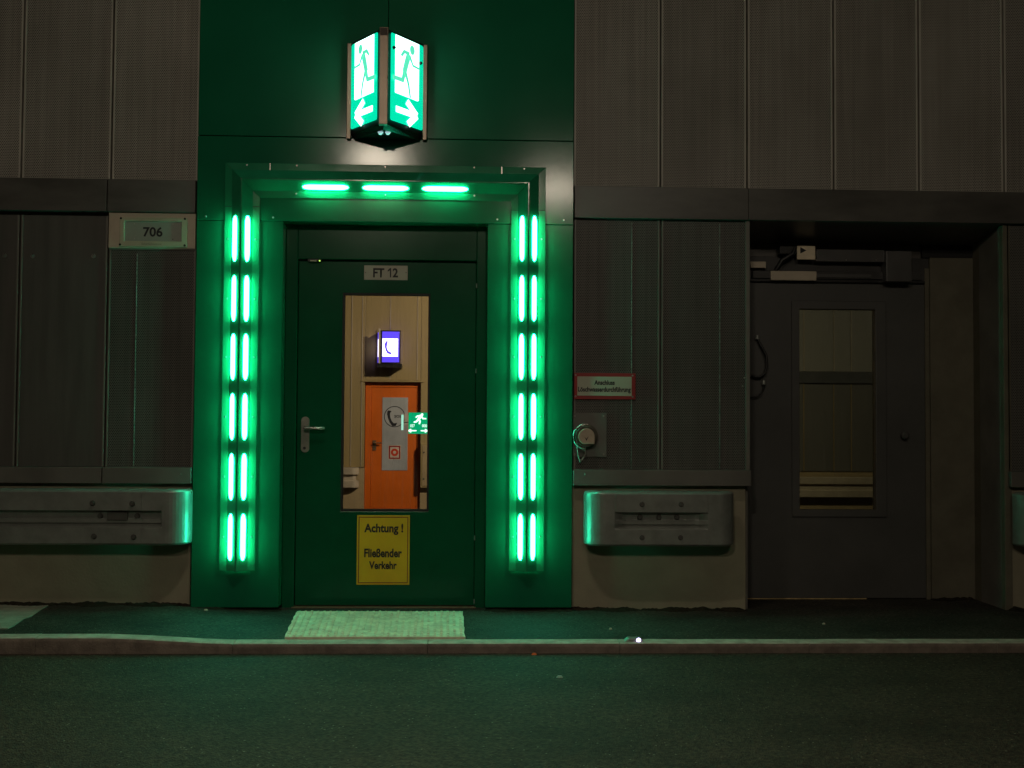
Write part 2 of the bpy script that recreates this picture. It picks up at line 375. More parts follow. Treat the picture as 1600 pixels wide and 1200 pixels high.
# dark sheet band
bl = [gx0 - .008, W(170, 300)[0]]; bl += [bl[1] - 1.6, bl[1] - 3.2]
for a, b in zip(bl[1:], bl): part('band_sheet', MB().box(a + .003, b - .003, -.035, .03, bz, uz - .002), M['band'], wall, .003)
br = [gx1 + .006, W(1168, 320)[0], W(1168, 320)[0] + 2.4, W(1168, 320)[0] + 3.6]
for a, b in zip(br, br[1:]): part('band_sheet', MB().box(a + .001, b - .001, -.035, .03, bz, uz - .002), M['band'], wall, .003)
# lower panels, left of the portal
jw = [W(305, 560)[0], W(166, 560)[0], W(27, 560)[0]]; pw = jw[1] - jw[2]; jw += [jw[2] - pw * k for k in range(1, 5)]
tz = bz - .022
sgz = W(240, 391)[1]
for k, (a, b) in enumerate(zip(jw[1:], jw)):
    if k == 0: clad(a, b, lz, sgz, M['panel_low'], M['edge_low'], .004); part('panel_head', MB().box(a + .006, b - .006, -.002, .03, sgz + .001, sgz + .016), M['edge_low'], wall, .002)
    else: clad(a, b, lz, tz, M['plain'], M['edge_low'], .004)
lw = [jw[0], jw[1], jw[1] - 1.07, jw[1] - 2.2]
for a, b in zip(lw[1:], lw): part('ledge_sheet', MB().box(a + .003, b - .003, -.045, .04, ez, lz - .001), M['ledge'], wall, .003)
# lower panels, right of the portal
jr2 = [gx1 + .005, W(1032, 540)[0], W(1170.5, 540)[0]]
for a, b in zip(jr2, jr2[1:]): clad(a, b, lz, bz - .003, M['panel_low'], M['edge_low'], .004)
part('ledge_sheet', MB().box(jr2[0], jr2[2] + .001, -.045, .04, ez, lz - .001), M['ledge'], wall, .003)
x0 = W(1573, 540)[0]
part('edge_trim', MB().box(W(1164.5, 540)[0], jr2[2] + .002, -.012, .0, lz, bz - .004), M['edge_low'], wall, .002)
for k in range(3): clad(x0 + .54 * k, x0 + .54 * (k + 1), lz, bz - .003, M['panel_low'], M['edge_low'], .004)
part('ledge_sheet', MB().box(x0, x0 + 1.6, -.045, .04, ez, lz - .001), M['ledge'], wall, .003)
bead_m = surf('glint_bead_metal', (.22, .22, .20), .36, metal=.6, var=.5, scale=60)
# thin beads added on the lower panels to catch green lamp reflections
for px in (211, 987, 1125):
    X = W(px, 560)[0]; zt = sgz - .02 if px < 600 else bz - .02
    part('glint_bead', MB().tube([(X, .004, lz + .004), (X, .004, zt)], .0030, 8), bead_m, wall)
# screws on the plain panels and ledges
scr = MB().cyl((0, 0, 0), (0, -1, 0), .014, .004, 14).cyl((0, -.004, 0), (0, -1, 0), .008, .004, 10, .004).mesh('screw', M['steel'])
small = MB().cyl((0, 0, 0), (0, -1, 0), .006, .003, 10, .004).mesh('screw', M['steel'])
for px, py in ((7, 399), (51, 400), (146, 400)):
    X, Z = W(px, py); part('screw', scr, None, wall, loc=(X, .003, Z))
for px, py in ((282, 741), (914, 741), (1166, 590), (1163, 603)):
    X, Z = W(px, py, -.045); part('screw', small, None, wall, loc=(X, -.045 if py > 700 else -.001, Z))
# concrete plinths
pl = [(-9, W(299, 850, .03)[0]), (gx1 + .003, W(1164, 860, .03)[0]), (dr[1] + .02, 9)]
for k, (a, b) in enumerate(pl): part('plinth', MB().box(a, b, .012, .044, -.1, ez + .02), M['concrete'], wall, .004)
mb = MB().box(pl[1][0], pl[1][1] , .05, .43, -.1, ez + .02); 
# reveal of the recess, jambs, sloping soffit
bk = .42
zs = W(1330, 381, bk)[1]; zj = W(1480, 403, bk)[1]
mb = MB().add([(dr[0] - .3, .0, bz), (dr[1] + .05, .0, bz - .0), (dr[1] + .05, bk, zs), (dr[0] - .3, bk, zs), (dr[0] - .3, .0, bz + .04), (dr[1] + .05, .0, bz + .04), (dr[1] + .05, bk, bz + .04), (dr[0] - .3, bk, bz + .04)],
      [(0, 1, 2, 3), (4, 7, 6, 5), (0, 4, 5, 1), (2, 6, 7, 3), (1, 5, 6, 2), (0, 3, 7, 4)])
part('recess_soffit', mb, M['band'], wall)
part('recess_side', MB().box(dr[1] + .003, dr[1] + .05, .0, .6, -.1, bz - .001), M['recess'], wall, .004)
part('recess_side', MB().box(dr[0] - .06, dr[0] - .002, .05, .6, -.1, bz - .001), M['concrete'], wall)
jx0, jx1 = W(1454, 600, bk)[0], dr[1] + .003
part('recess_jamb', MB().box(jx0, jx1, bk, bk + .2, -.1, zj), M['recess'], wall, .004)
part('jamb_head', MB().box(jx0 - .05, jx1, bk + .004, bk + .2, zj + .001, zs + .05), M['dark'], wall)
part('recess_head', MB().box(dr[0] - .1, jx1, bk + .03, bk + .2, W(1300, 437, bk)[1], bz + .03), M['band'], wall)
structure(part('ceiling', MB().box(-14, 14, -13, 14.6, TOPZ, TOPZ + .2), M['core']))

# dirt heaped along the foot of the wall
def dirt(x0, x1, y, label):
    mb = MB(); n = int((x1 - x0) / .012); v = []; b_ = .01
    for k in range(n + 1):
        x = x0 + (x1 - x0) * k / n; z0 = walk_z(x)
        e = min(1, k / 3, (n - k) / 3)
        b_ = .82 * b_ + .18 * random.uniform(-.02, .055); h = e * (.003 + max(0, b_) * .7 + .004 * random.random()); d = .05 + .03 * math.sin(k * .21) + .02 * random.random()
        v += [(x, y + .03, z0 + h), (x, y - .008, z0 + h * .9), (x + random.uniform(-.006, .006), y - d * .5, z0 + h * .35 + .004), (x, y - d, z0 + .0012)]
    mb.add(v, [(k * 4 + j, (k + 1) * 4 + j, (k + 1) * 4 + j + 1, k * 4 + j + 1) for k in range(n) for j in range(3)], 0, True)
    o = part('dirt', mb, M['dirt']); o['kind'] = 'stuff'; o['label'] = label; o['category'] = 'dirt'
dirt(-4.5, fo[0] + .02, .006, 'dark dirt heaped at the foot of the plinth left of the green door')
dirt(fo[1] - .01, pl[1][1], .006, 'dark dirt heaped at the foot of the plinth right of the green door')
dirt(jx0 - .02, dr[1] + .01, bk - .005, 'dark dirt in the corner of the grey door recess')
dirt(dr[1] + .01, dr[1] + 1.2, .006, 'dark dirt below the wall beyond the grey door recess')

# ------------------------------------------------------------------ green portal round the escape door
portal = thing('door_portal', 'dark green sheet metal portal surrounding the green escape door', 'door surround', (-.5, 0, 0))
PF = -.035
jm = W(607, 100)[0]; hz = (W(330, 214)[1] + W(880, 223)[1]) / 2
pz = (W(340, 345)[1] + W(850, 349)[1]) / 2
part('upper_sheet', MB().box(gx0, jm - .002, PF, .044, hz + .003, TOPZ), M['green'], portal, .002)
part('upper_sheet', MB().box(jm + .002, gx1, PF, .044, hz + .003, TOPZ), M['green'], portal, .002)
hb = W(600, 349)[1]
part('header_sheet', MB().box(gx0, gx1, PF - .006, .30, hb, hz - .003), M['green'], portal, .003)
gz0 = .022
def pil(a, b): part('pilaster_sheet', MB().box(a, b, PF, .30, gz0, hb - .002), M['green'], portal, .003)
pil(gx0, W(440, 650)[0]); pil(W(760, 650)[0], gx1)
rust = surf('rusty_base', (.06, .03, .018), .9)
for a, b in ((gx0 + .01, W(440, 650)[0] - .03), (W(760, 650)[0] + .03, gx1 - .01)): part('rusty_base', MB().box(a, b, .0, .044, -.05, gz0 - .001), rust, portal)
for px, py in ((322, 338), (427, 340), (777, 343), (881, 344)):
    X, Z = W(px, py, PF); part('screw', small, None, portal, loc=(X, PF - .006, Z))

# ------------------------------------------------------------------ guide lights: ridged casings carrying green tubes
ch = .050; SLOPE = math.atan2(.044, .062); w1, w2, w3 = .043, .107, .171; cw = .213
prof = [(0, .004), (w1, .006), (w2, ch), (w3, .006), (cw, .004)]
prof = [(0, -.002), (0, .004), (w1, .006), (w2 - .004, ch), (w2 + .004, ch), (w3, .006), (cw, .004), (cw, -.002)]
YC = PF - .006
xl = (W(351, 300, YC)[0] + W(343, 890, YC)[0]) / 2; xr = (W(853, 300, YC)[0] + W(849, 890, YC)[0]) / 2
ztop = (W(352, 255, YC)[1] + W(850, 261, YC)[1]) / 2; zbot = (W(370, 891, YC)[1] + W(820, 893, YC)[1]) / 2
tubev = MB().capsule('z', .280, .0155).mesh('lamp_tube', M['tube'])
tubeh = MB().capsule('x', .280, .0155).mesh('lamp_tube', M['tube'])
def casing_v(xo, sgn, label):
    t = thing('guide_light', label, 'light fixture', (xo + sgn * cw / 2, YC, zbot), 'green guide lights framing the escape door')
    n = len(prof); v = [(xo + sgn * s, YC - h, zbot) for s, h in prof] + [(xo + sgn * s, YC - h, ztop - s) for s, h in prof]
    part('casing', MB().add(v, [(k, k + 1, n + k + 1, n + k) for k in range(n - 1)] + [tuple(range(n)), tuple(range(2 * n - 1, n - 1, -1))]), M['casing'], t, .0015)
    ys = [(338, 405), (430, 500), (521, 592), (614, 686), (708, 780), (802, 875)]
    px = 372 if sgn > 0 else 828
    for a, b in ys:
        Z = W(px, (a + b) / 2 + 1, YC - .03)[1]
        for k, s in ((-1, w1 + .027), (1, w3 - .027)):
            o = part('lamp_tube', tubev, None, t, loc=(xo + sgn * s, YC - .026, Z)); o.rotation_euler.z = k * sgn * SLOPE
        for s in (w1 * .55, cw - w1 * .55): part('screw', small, None, t, loc=(xo + sgn * s, YC - .005, Z))
    for Z in (ztop - .27, ):
        part('seam', MB().box(xo + sgn * .001 if sgn > 0 else xo - cw + .001, xo + cw - .001 if sgn > 0 else xo - .001, YC - .0065, YC - .001, Z, Z + .003), M['dark'], t)
    return t
casing_v(xl, 1, 'ridged green light casing with paired glowing tubes, on the door handle side')
casing_v(xr, -1, 'ridged green light casing with paired glowing tubes, on the hinge side of the door')
t = thing('guide_light', 'ridged green light casing with three glowing tubes across the top of the door', 'light fixture', ((xl + xr) / 2, YC, ztop - cw), 'green guide lights framing the escape door')
n = len(prof)
v = [(xl + s + .001, YC - h, ztop - s) for s, h in prof] + [(xr - s - .001, YC - h, ztop - s) for s, h in prof]
part('casing', MB().add(v, [(k, k + 1, n + k + 1, n + k) for k in range(n - 1)] + [tuple(range(n)), tuple(range(2 * n - 1, n - 1, -1))]), M['casing'], t, .0015)
for px in (508.5, 602.5, 695.5):
    X = W(px, 291, YC - .03)[0]; o = part('lamp_tube', tubeh, None, t, loc=(X, YC - .026, ztop - w3 + .024)); o.rotation_euler.x = SLOPE
for px, py in ((386, 258), (464, 259), (602, 261), (741, 262), (819, 264), (463, 303), (602, 305), (741, 306)):
    X, Z = W(px, py, YC); part('screw', small, None, t, loc=(X, YC - .005, Z))
for px in (422, 784):
    X = W(px, 280, YC)[0]
    part('strap', MB().box(X - .003, X + .003, YC - .0075, YC - .0055, ztop - w1, ztop - .001), M['steel'], t)

# ------------------------------------------------------------------ green escape door
door = thing('escape_door', 'dark green steel escape door with a tall window, under the glowing guide lights', 'door', (-.5, .13, 0))
fy = .085; ly = .115
fi = rect(463, 407, 743, 955, ly)
fo2 = (W(440, 650)[0] + .001, W(760, 650)[0] - .001, -.02, hb - .002)
part('door_frame', MB().box(fo2[0], fi[0], fy, .25, -.02, fo2[3]).box(fi[1], fo2[1], fy, .25, -.02, fo2[3]).box(fi[0], fi[1], fy, .25, fi[3], fo2[3]), M['green_door'], door, .004)
part('door_stop', MB().box(fo2[0] + .01, fi[0] + .03, .20, .26, .0, fo2[3] - .01).box(fi[1] - .03, fo2[1] - .01, .20, .26, .0, fo2[3] - .01).box(fi[0] + .03, fi[1] - .03, .20, .26, fi[3] - .04, fo2[3] - .01), M['green_door'], door)
gl = rect(536.5, 461, 668, 796, ly)
leaf_r = (fi[0] + .004, fi[1] - .004, .012, fi[3] - .010)
leaf = part('door_leaf', MB().ring(leaf_r, (gl[0] - .012, gl[1] + .012, gl[2] - .012, gl[3] + .012), ly, ly + .06), M['green_door'], door, .003)
part('gasket', MB().ring((gl[0] - .0119, gl[1] + .0119, gl[2] - .0119, gl[3] + .0119), gl, ly + .002, ly + .055), M['gasket'], leaf)
part('window_pane', MB().box(gl[0], gl[1], ly + .028, ly + .034, gl[2], gl[3]), M['glass'], leaf)
part('threshold_or_light_line', MB().box(fi[0] - .01, fi[1] + .01, .06, .26, -.01, .008), surf('worn_threshold', (.16, .10, .06), .5, metal=.4), door, .002)
hx, hzz = W(477, 679, ly)
hnd = part('handle_plate', MB().prism([(hx + .026 * math.cos(a) * 1.0, hzz + (.085 if math.sin(a) > 0 else -.085) + .026 * math.sin(a)) for a in [2 * math.pi * (k + .5) / 24 for k in range(24)]], ly - .008, ly + .001), surf('handle_plate', (.30, .28, .24), .45, metal=.7), door, .002)
lx, lz2 = W(478, 669, ly)
part('lever', MB().cyl((lx, ly - .004, lz2), (0, -1, 0), .012, .05, 14).tube([(lx, ly - .052, lz2), (lx + .06, ly - .055, lz2), (lx + .105, ly - .053, lz2), (lx + .122, ly - .047, lz2)], [.011, .010, .010, .007], 12), M['steel'], hnd)
X, Z = W(476, 700, ly); part('keyhole', MB().cyl((X, ly - .007, Z), (0, -1, 0), .009, .003, 12), M['black'], hnd)
X, Z = W(490, 407.5, fy); part('door_contact', MB().box(X - .035, X + .045, fy - .0, fy + .028, Z - .002, Z + .012), M['black'], door)
part('contact_label', MB().box(X - .02, X + .018, fy - .006, fy - .0005, Z - .004, Z + .004), M['cream'], door)
X, Z = W(499.5, 407.5, fy); part('signal_light', MB().cyl((X, fy - .004, Z), (0, 1, 0), .0045, .004, 10), M['led_green'], door)
for py in (447, 580, 841, 940):                         # scuffed bare metal on the frame edges
    X, Z = W(743 - (py - 408) * .009, py, fy); part('hinge', MB().cyl((fi[1] - .001, fy - .002, Z - .012), (0, 0, 1), .004, .028, 8), M['galv'], door)

def plate(name, r, y, th, mat, parent, bevel=.001): return box(name, r, y - th, y, mat, parent, bevel)
def line(parent, s, x0, y0, x1, y1, Y, mat, bold=0.0, plane=None):
    r = rect(x0, y0, x1, y1, Y); me = text_mesh(s, r[0], r[1], r[2], r[3], Y, mat, bold); return part('lettering', me, None, parent)

s = thing('door_number_sign', 'small pale plate reading FT 12 on the green door', 'sign', (W(603, 437, ly)[0], ly, W(603, 437, ly)[1]))
r = rect(569, 415, 637, 437.5, ly); plate('plate', r, ly, .003, M['white'], s)
line(s, 'FT', 583, 419, 600.5, 433.5, ly - .0036, M['ink'], .018)
line(s, '2', 613.5, 419, 622, 433.5, ly - .0036, M['ink'], .018)
part('lettering', MB().prism([W(x, y, ly) for x, y in ((609.4, 419), (611.2, 419), (611.2, 433.5), (609.2, 433.5), (609.2, 422.6), (605.8, 424.6), (605.8, 422.4))], ly - .0037, ly - .0031), M['ink'], s)
for px in (571.5, 634.5): X, Z = W(px, 426, ly); part('screw', MB().cyl((X, ly - .003, Z), (0, -1, 0), .003, .001, 8), M['ink'], s)
s = thing('warning_sign', 'yellow warning sign with black German lettering below the door window', 'sign', (W(598, 914, ly)[0], ly, W(598, 914, ly)[1]))
r = rect(557.5, 805, 640, 913.5, ly); plate('plate', r, ly, .003, M['yellow'], s)
def inset(r, d): return (r[0] + d, r[1] - d, r[2] + d, r[3] - d)
part('border_line', MB().ring(inset(r, .009), inset(r, .0155), ly - .0038, ly - .003), M['brown'], s)
line(s, 'Achtung !', 569, 818, 630, 836, ly - .0036, M['ink'], .021)
line(s, 'Fließender', 569, 857, 628, 871, ly - .0036, M['ink'], .021)
line(s, 'Verkehr', 576.5, 877, 620, 889.5, ly - .0036, M['ink'], .021)

# ------------------------------------------------------------------ 706 plate
s = thing('number_sign', 'cream plate with a framed grey panel reading 706 on the left wall', 'sign', (W(238, 388)[0], -.01, W(238, 388)[1]))
r = rect(172, 337, 307, 388, -.01); r = (jw[1] + .004, gx0 - .012, r[2], bz - .004)
plate('back_plate', r, .004, .018, M['cream'], s, .002)
o_ = rect(187, 340, 293, 386, -.02); i_ = rect(194.5, 346, 284, 377, -.02)
part('clamp_frame', MB().ring(o_, i_, -.026, -.0138), surf('clear_frame', (.52, .46, .34), .22, var=.1, coat=.6), s, .003)
plate('number_panel', i_, -.0137, .002, M['greyplate'], s)
line(s, '706', 223.5, 354.5, 254, 370, -.0162, M['ink'], .015)
line(s, 'Sicherheitsnummer', 221, 379.5, 253, 382.5, -.0264, surf('grey_print', (.16, .17, .14), .6), .0)
for px, py in ((189, 341), (289, 342), (187.5, 382), (288.5, 383.5)):
    X, Z = W(px, py, -.026); part('stud', MB().cyl((X, -.026, Z), (0, -1, 0), .007, .003, 10), M['dark'], s)
for px, py in ((210, 349.5), (270, 350), (210, 373), (270, 374)):
    X, Z = W(px, py, -.016); part('screw', MB().cyl((X, -.0157, Z), (0, -1, 0), .003, .002, 8), M['steel'], s)

# ------------------------------------------------------------------ exit lantern above the door
FY, BY = -.335, -.055
fx = W(599.5, 120, FY)[0]
bxl, bxr = W(549, 140, BY)[0], W(661, 140, BY)[0]
lt_, lb_ = W(546, 69, BY)[1], W(546, 213, BY)[1]
ex = thing('exit_lantern', 'triangular lit exit sign lantern with running figures above the green door', 'exit sign', (fx, BY, lb_))
pt = W(600, 43, FY)[1]; pb = W(600, 192, FY)[1]
part('centre_post', MB().box(fx - .027, fx + .027, FY - .012, FY + .03, min(pb, lb_), max(pt, lt_ + .0)), M['bronze'], ex, .004)
part('post_cap', MB().box(fx - .022, fx + .022, FY - .014, FY - .0125, max(pt, lt_) - .05, max(pt, lt_) - .006), surf('cap_dark', (.05, .03, .02), .6), ex)
for xx in (bxl - .026, bxr): part('side_post', MB().box(xx, xx + .026, BY - .02, PF - .001, lb_ - .02, lt_), M['bronze'], ex, .003)
LT, LB = lt_ - .012, lb_ + .035
body = part('lantern_body', MB().add([(fx - .02, FY + .02, LB - .02), (bxl, BY, LB - .02), (bxl, PF - .001, LB - .02), (bxr, PF - .001, LB - .02), (bxr, BY, LB - .02), (fx + .02, FY + .02, LB - .02)] +
     [(fx - .02, FY + .02, LT + .02), (bxl, BY, LT + .02), (bxl, PF - .001, LT + .02), (bxr, PF - .001, LT + .02), (bxr, BY, LT + .02), (fx + .02, FY + .02, LT + .02)],
     [tuple(range(6)), tuple(range(11, 5, -1))] + [(k, k + 6, (k + 1) % 6 + 6, (k + 1) % 6) for k in range(6)]), M['black'], ex)
part('base_tray', MB().add([(fx, FY + .03, LB - .055), (bxl + .02, BY - .01, LB - .055), (bxl + .02, PF - .001, LB - .055), (bxr - .02, PF - .001, LB - .055), (bxr - .02, BY - .01, LB - .055)] +
     [(fx, FY - .002, LB - .021), (bxl, BY, LB - .021), (bxl, PF - .001, LB - .021), (bxr, PF - .001, LB - .021), (bxr, BY, LB - .021)],
     [tuple(range(4, -1, -1)), tuple(range(5, 10))] + [(k, (k + 1) % 5, (k + 1) % 5 + 5, k + 5) for k in range(5)]), surf('tray_metal', (.05, .07, .055), .2, metal=.8), ex)
for dx in (-.022, .022):
    part('spot_lamp', MB().cyl((fx + dx, FY + .085, LB - .0555), (0, -.5, -1), .017, .014, 14, .010), M['led'], ex)

def seg_poly(p, q, w0, w1):
    d = (Vector(q) - Vector(p)); n = Vector((-d.y, d.x)).normalized(); p, q = Vector(p), Vector(q)
    return [p - n * w0, q - n * w1, q + n * w1, p + n * w0]
class Face:
    # flat sign face: u across 0..1, v down 0..1, lying on a vertical plane from p to q
    def __init__(s, p, q, zt, zb):
        s.p, s.q, s.zt, s.zb = Vector(p), Vector(q), zt, zb; s.w = (s.q - s.p).length; s.h = zt - zb
        d = (s.q - s.p).normalized(); s.n = Vector((d.y, -d.x))
        if s.n.y > 0: s.n = -s.n
    def pt(s, u, v, off):
        a = s.p.lerp(s.q, u) + s.n * off; return (a.x, a.y, s.zt - v * s.h)
    def poly(s, mb, pts, off): mb.add([s.pt(u, v, off) for u, v in pts], [tuple(range(len(pts)))])
    def strokes(s, mb, chain, widths, off):
        m = [(u * s.w, v * s.h) for u, v in chain]
        for k in range(len(m) - 1):
            s.poly(mb, [(a[0] / s.w, a[1] / s.h) for a in seg_poly(m[k], m[k + 1], widths[k], widths[k + 1])], off + .0003 * k)
        for k in range(1, len(m) - 1): s.disc(mb, chain[k], widths[k], off - .0002)
    def disc(s, mb, c, r, off, n=18, ry=None):
        ry = ry or r
        s.poly(mb, [(c[0] + r * math.cos(2 * math.pi * k / n) / s.w, c[1] + ry * math.sin(2 * math.pi * k / n) / s.h) for k in range(n)], off)
for side in (-1, 1):
    p = Vector((fx + side * .030, FY + .024)); q = Vector((bxr - .004 if side > 0 else bxl + .004, BY - .004))
    fc = Face(p, q, LT + .004, LB + .004)
    mb = MB(); fc.poly(mb, [(0.02, .02), (0.04, 0), (.96, 0), (1, .02), (1, .98), (.96, 1), (.04, 1), (.02, .98)], .006)
    fc2 = part('sign_face', mb, M['exit_green'], ex)
    mb = MB(); fc.poly(mb, [(.15, .004), (.86, .004), (.86, .665), (.82, .675), (.15, .67)], .0075)
    part('white_field', mb, M['exit_white'], fc2)
    mb = MB()
    fc.disc(mb, (.645, .105), .024, .009, ry=.030)
    fc.strokes(mb, [(.54, .18), (.47, .29), (.41, .40)], [.022, .021, .020], .0095)
    fc.strokes(mb, [(.56, .165), (.40, .16), (.31, .225)], [.012, .011, .009], .0105)
    fc.strokes(mb, [(.55, .18), (.66, .285), (.87, .295)], [.011, .008, .007], .0115)
    fc.strokes(mb, [(.41, .39), (.355, .50), (.06, .505)], [.016, .014, .013], .0125)
    fc.strokes(mb, [(.43, .40), (.52, .52), (.58, .675)], [.013, .010, .008], .0135)
    part('running_figure', mb, M['exit_figure'], fc2)
    mb = MB()
    fc.strokes(mb, [(.18, .852), (.72, .852)], [.018, .018], .008)
    fc.strokes(mb, [(.50, .725), (.80, .852)], [.020, .020], .009)
    fc.strokes(mb, [(.80, .852), (.54, .985)], [.020, .020], .010)
    part('arrow', mb, M['exit_white'], fc2)
    if side > 0:
        for u, v in ((.10, .165), (.90, .215)):
            a = fc.pt(u, v, .006); part('screw', MB().cyl(a, (fc.n.x, fc.n.y, 0), .011, .012, 12, .008), M['black'], ex)

# ------------------------------------------------------------------ extinguishing water connection and its sign
s = thing('water_sign', 'red bordered sign about extinguishing water on the grey panel', 'sign', (W(945, 624)[0], 0, W(945, 624)[1]))
r = rect(896.5, 583, 993, 624, -.012); r = (gx1 + .012, r[1], r[2], r[3])
plate('plate', r, .0, .012, M['red'], s)
r2 = rect(902, 588.5, 987, 618.5, -.012); plate('text_panel', r2, -.0121, .002, surf('pale_print_field', (.40, .40, .31), .5, var=.05), s)
line(s, 'Anschluss', 928.5, 594, 960.5, 601.5, -.0148, M['ink'], .022)
line(s, 'Löschwasserdurchführung', 903, 604.5, 985.5, 614.5, -.0148, M['ink'], .022)
for px, py in ((899, 586), (988.5, 587), (898.5, 619), (988.5, 620)):
    X, Z = W(px, py, -.012); part('screw', small, None, s, loc=(max(X, r[0] + .008), -.012, Z))
hs = thing('hose_connection', 'hose coupling with chained cap on a square grey plate', 'hose coupling', (W(920, 714)[0], 0, W(920, 714)[1]))
r = rect(894, 645, 948, 714, -.004); r = (gx1 + .007, r[1], r[2], r[3])
plate('mounting_plate', r, .002, .010, M['ledge'], hs, .002)
cx, cz = W(915.5, 682, -.05)
col = part('coupling', MB().cyl((cx, -.008, cz), (0, -1, 0), .078, .012, 32).cyl((cx, -.02, cz), (0, -1, 0), .066, .05, 32, .062), surf('coupling_metal', (.10, .09, .07), .35, metal=.6), hs, .003)
part('cap', MB().prism([(cx + .05 * math.cos(a), cz + max(-.046, .05 * math.sin(a))) for a in [2 * math.pi * k / 32 for k in range(26)]] + [(cx + .05, cz - .046)], -.088, -.069), surf('cap_metal', (.45, .36, .27), .5, metal=.2), hs, .003)
part('cap_mark', MB().prism([(cx - .012, cz + .0), (cx - .002, cz - .014), (cx + .012, cz + .002), (cx - .001, cz - .026)], -.0895, -.0885), M['dark'], hs)
ring_pts = [(cx - .004 + .074 * math.cos(a), -.075, cz + .074 * math.sin(a)) for a in [math.radians(80 + 8 * k) for k in range(24)]]
part('retaining_ring', MB().tube(ring_pts, .0055, 8), M['steel'], hs)
mb = MB(); path = [(901, 690), (901.5, 700), (903, 711), (906, 721), (911, 716), (914.5, 707), (914, 698)]
pw3 = [(W(a, b, -.07)[0], W(a, b, -.07)[1]) for a, b in path]
dense = []
for (a, b) in zip(pw3, pw3[1:]):
    for k in range(4): dense.append((a[0] + (b[0] - a[0]) * k / 4, a[1] + (b[1] - a[1]) * k / 4))
for k, (x, z) in enumerate(dense): 
    d = .0045; mb.tube([(x, -.07 - (k % 2) * .004, z + d * 1.3), (x + (k % 2) * .003, -.072, z), (x, -.07 - (k % 2) * .004, z - d * 1.3)], .003, 6)
part('chain', mb, M['steel'], hs)
for px, py in ((897, 650), (943, 650), (897, 710), (943, 710)):
    X, Z = W(px, py, -.008); part('screw', small, None, hs, loc=(max(X, r[0] + .01), -.008, Z))

# ------------------------------------------------------------------ guard rails
RY = -.17
rz1 = (W(100, 766, RY)[1] + W(1030, 768, RY)[1]) / 2; rz0 = (W(100, 852, RY)[1] + W(1030, 853, RY)[1]) / 2
RH = rz1 - rz0
PROF = [(0, .11), (0, .022), (.012, .008), (.04, 0), (.20, 0), (.37, 0), (.395, .035), (.47, .04), (.52, .04), (.53, .026), (.60, .026), (.61, .042), (.665, .042), (.69, 0), (.83, 0), (.965, 0), (.99, .008), (1, .02), (1, .11)]
def rail_mesh(path, slot, proud=0.0):
    # path: list of ((x, y), (nx, ny)); slot(i) in 0..1 tells how deep the groove is pressed there
    mb = MB(); n = len(PROF); v = []
    for i, ((x, y), (nx, ny)) in enumerate(path):
        g = slot(x)
        for k, (t, d) in enumerate(PROF):
            if 5 < k < 13: d = d * g
            d -= proud
            v.append((x - nx * d, y - ny * d, rz1 - t * RH))
    mb.add(v, [(i * n + k, (i + 1) * n + k, (i + 1) * n + k + 1, i * n + k + 1) for i in range(len(path) - 1) for k in range(n - 1)], 0, False)
    return mb
def run(x0, x1, n): return [((x0 + (x1 - x0) * k / n, RY), (0, -1)) for k in range(n + 1)]
def bend(x1, r, sgn, ang=88, n=10):
    # plan arc of radius r turning back to the wall, ending at x1
    cx_ = x1 - sgn * r; out = []
    for k in range(n + 1):
        a = math.radians(ang) * k / n; out.append(((cx_ + sgn * r * math.sin(a), RY + r - r * math.cos(a)), (sgn * math.sin(a), -math.cos(a))))
    return out
def thick(o, t=.005):
    m = o.modifiers.new('thickness', 'SOLIDIFY'); m.thickness = t; m.offset = 0
    m = o.modifiers.new('bevel', 'BEVEL'); m.width = .003; m.segments = 2; m.limit_method = 'ANGLE'; m.angle_limit = .5
    return o
bolt = MB().cyl((0, 0, 0), (0, -1, 0), .017, .006, 16, .014).cyl((0, -.006, 0), (0, -1, 0), .011, .009, 6, smooth=False).mesh('bolt', M['galv_dark'])
def bolts(parent, pts, deep):
    for px, py in pts:
        X, Z = W(px, py, RY); t = (rz1 - Z) / RH
        part('bolt', bolt, None, parent, loc=(X, RY + (deep if .38 < t < .68 else -.005), Z))
def brackets(parent, xs_):
    for x in xs_: part('bracket', MB().box(x - .05, x + .05, RY + .05, .012, rz0 + .03, rz1 - .03).box(x - .09, x + .09, -.001, .012, rz0 - .0, rz1 - .0), M['galv'], parent)
xe = W(295, 808, RY + .06)[0]; xs0 = W(221, 808, RY)[0]; sl = W(252, 808, RY)[0]
rl = thing('guard_rail', 'long galvanised guard rail with rounded end left of the green portal', 'guard rail', (-3, RY, rz0), 'steel guard rails along the tunnel wall')
thick(part('beam', rail_mesh(run(-7, xs0 + .12, 30), lambda x: 1.0), M['galv'], rl))
thick(part('end_piece', rail_mesh(run(xs0, sl, 4) + run(sl + .004, xe - .125, 3) + bend(xe, .12, 1), lambda x: 1.0 if x <= sl + .001 else 0.0, .0062), M['galv'], rl))
bolts(rl, ((145, 786), (207, 787), (147, 838), (209, 839), (154, 807), (212, 807)), .03)
part('splice', MB().box(W(166, 807, RY)[0], W(198, 807, RY)[0], RY + .012, RY + .03, W(180, 813, RY)[1], W(180, 801, RY)[1]), M['galv_dark'], rl, .003)
brackets(rl, [-2.25, -3.6, -5.0])
x0_, x1_ = W(914, 808, RY + .06)[0], W(1147, 808, RY + .06)[0]
s0, s1 = W(960, 808, RY)[0], W(1107, 808, RY)[0]
rr = thing('guard_rail', 'short galvanised guard rail with both ends rounded below the water connection', 'guard rail', ((x0_ + x1_) / 2, RY, rz0), 'steel guard rails along the tunnel wall')
left = [(p, n_) for p, n_ in reversed(bend(x0_, .12, -1))]
def slot2(x):
    d = min(x - s0, s1 - x); return max(0, min(1, d / .06))
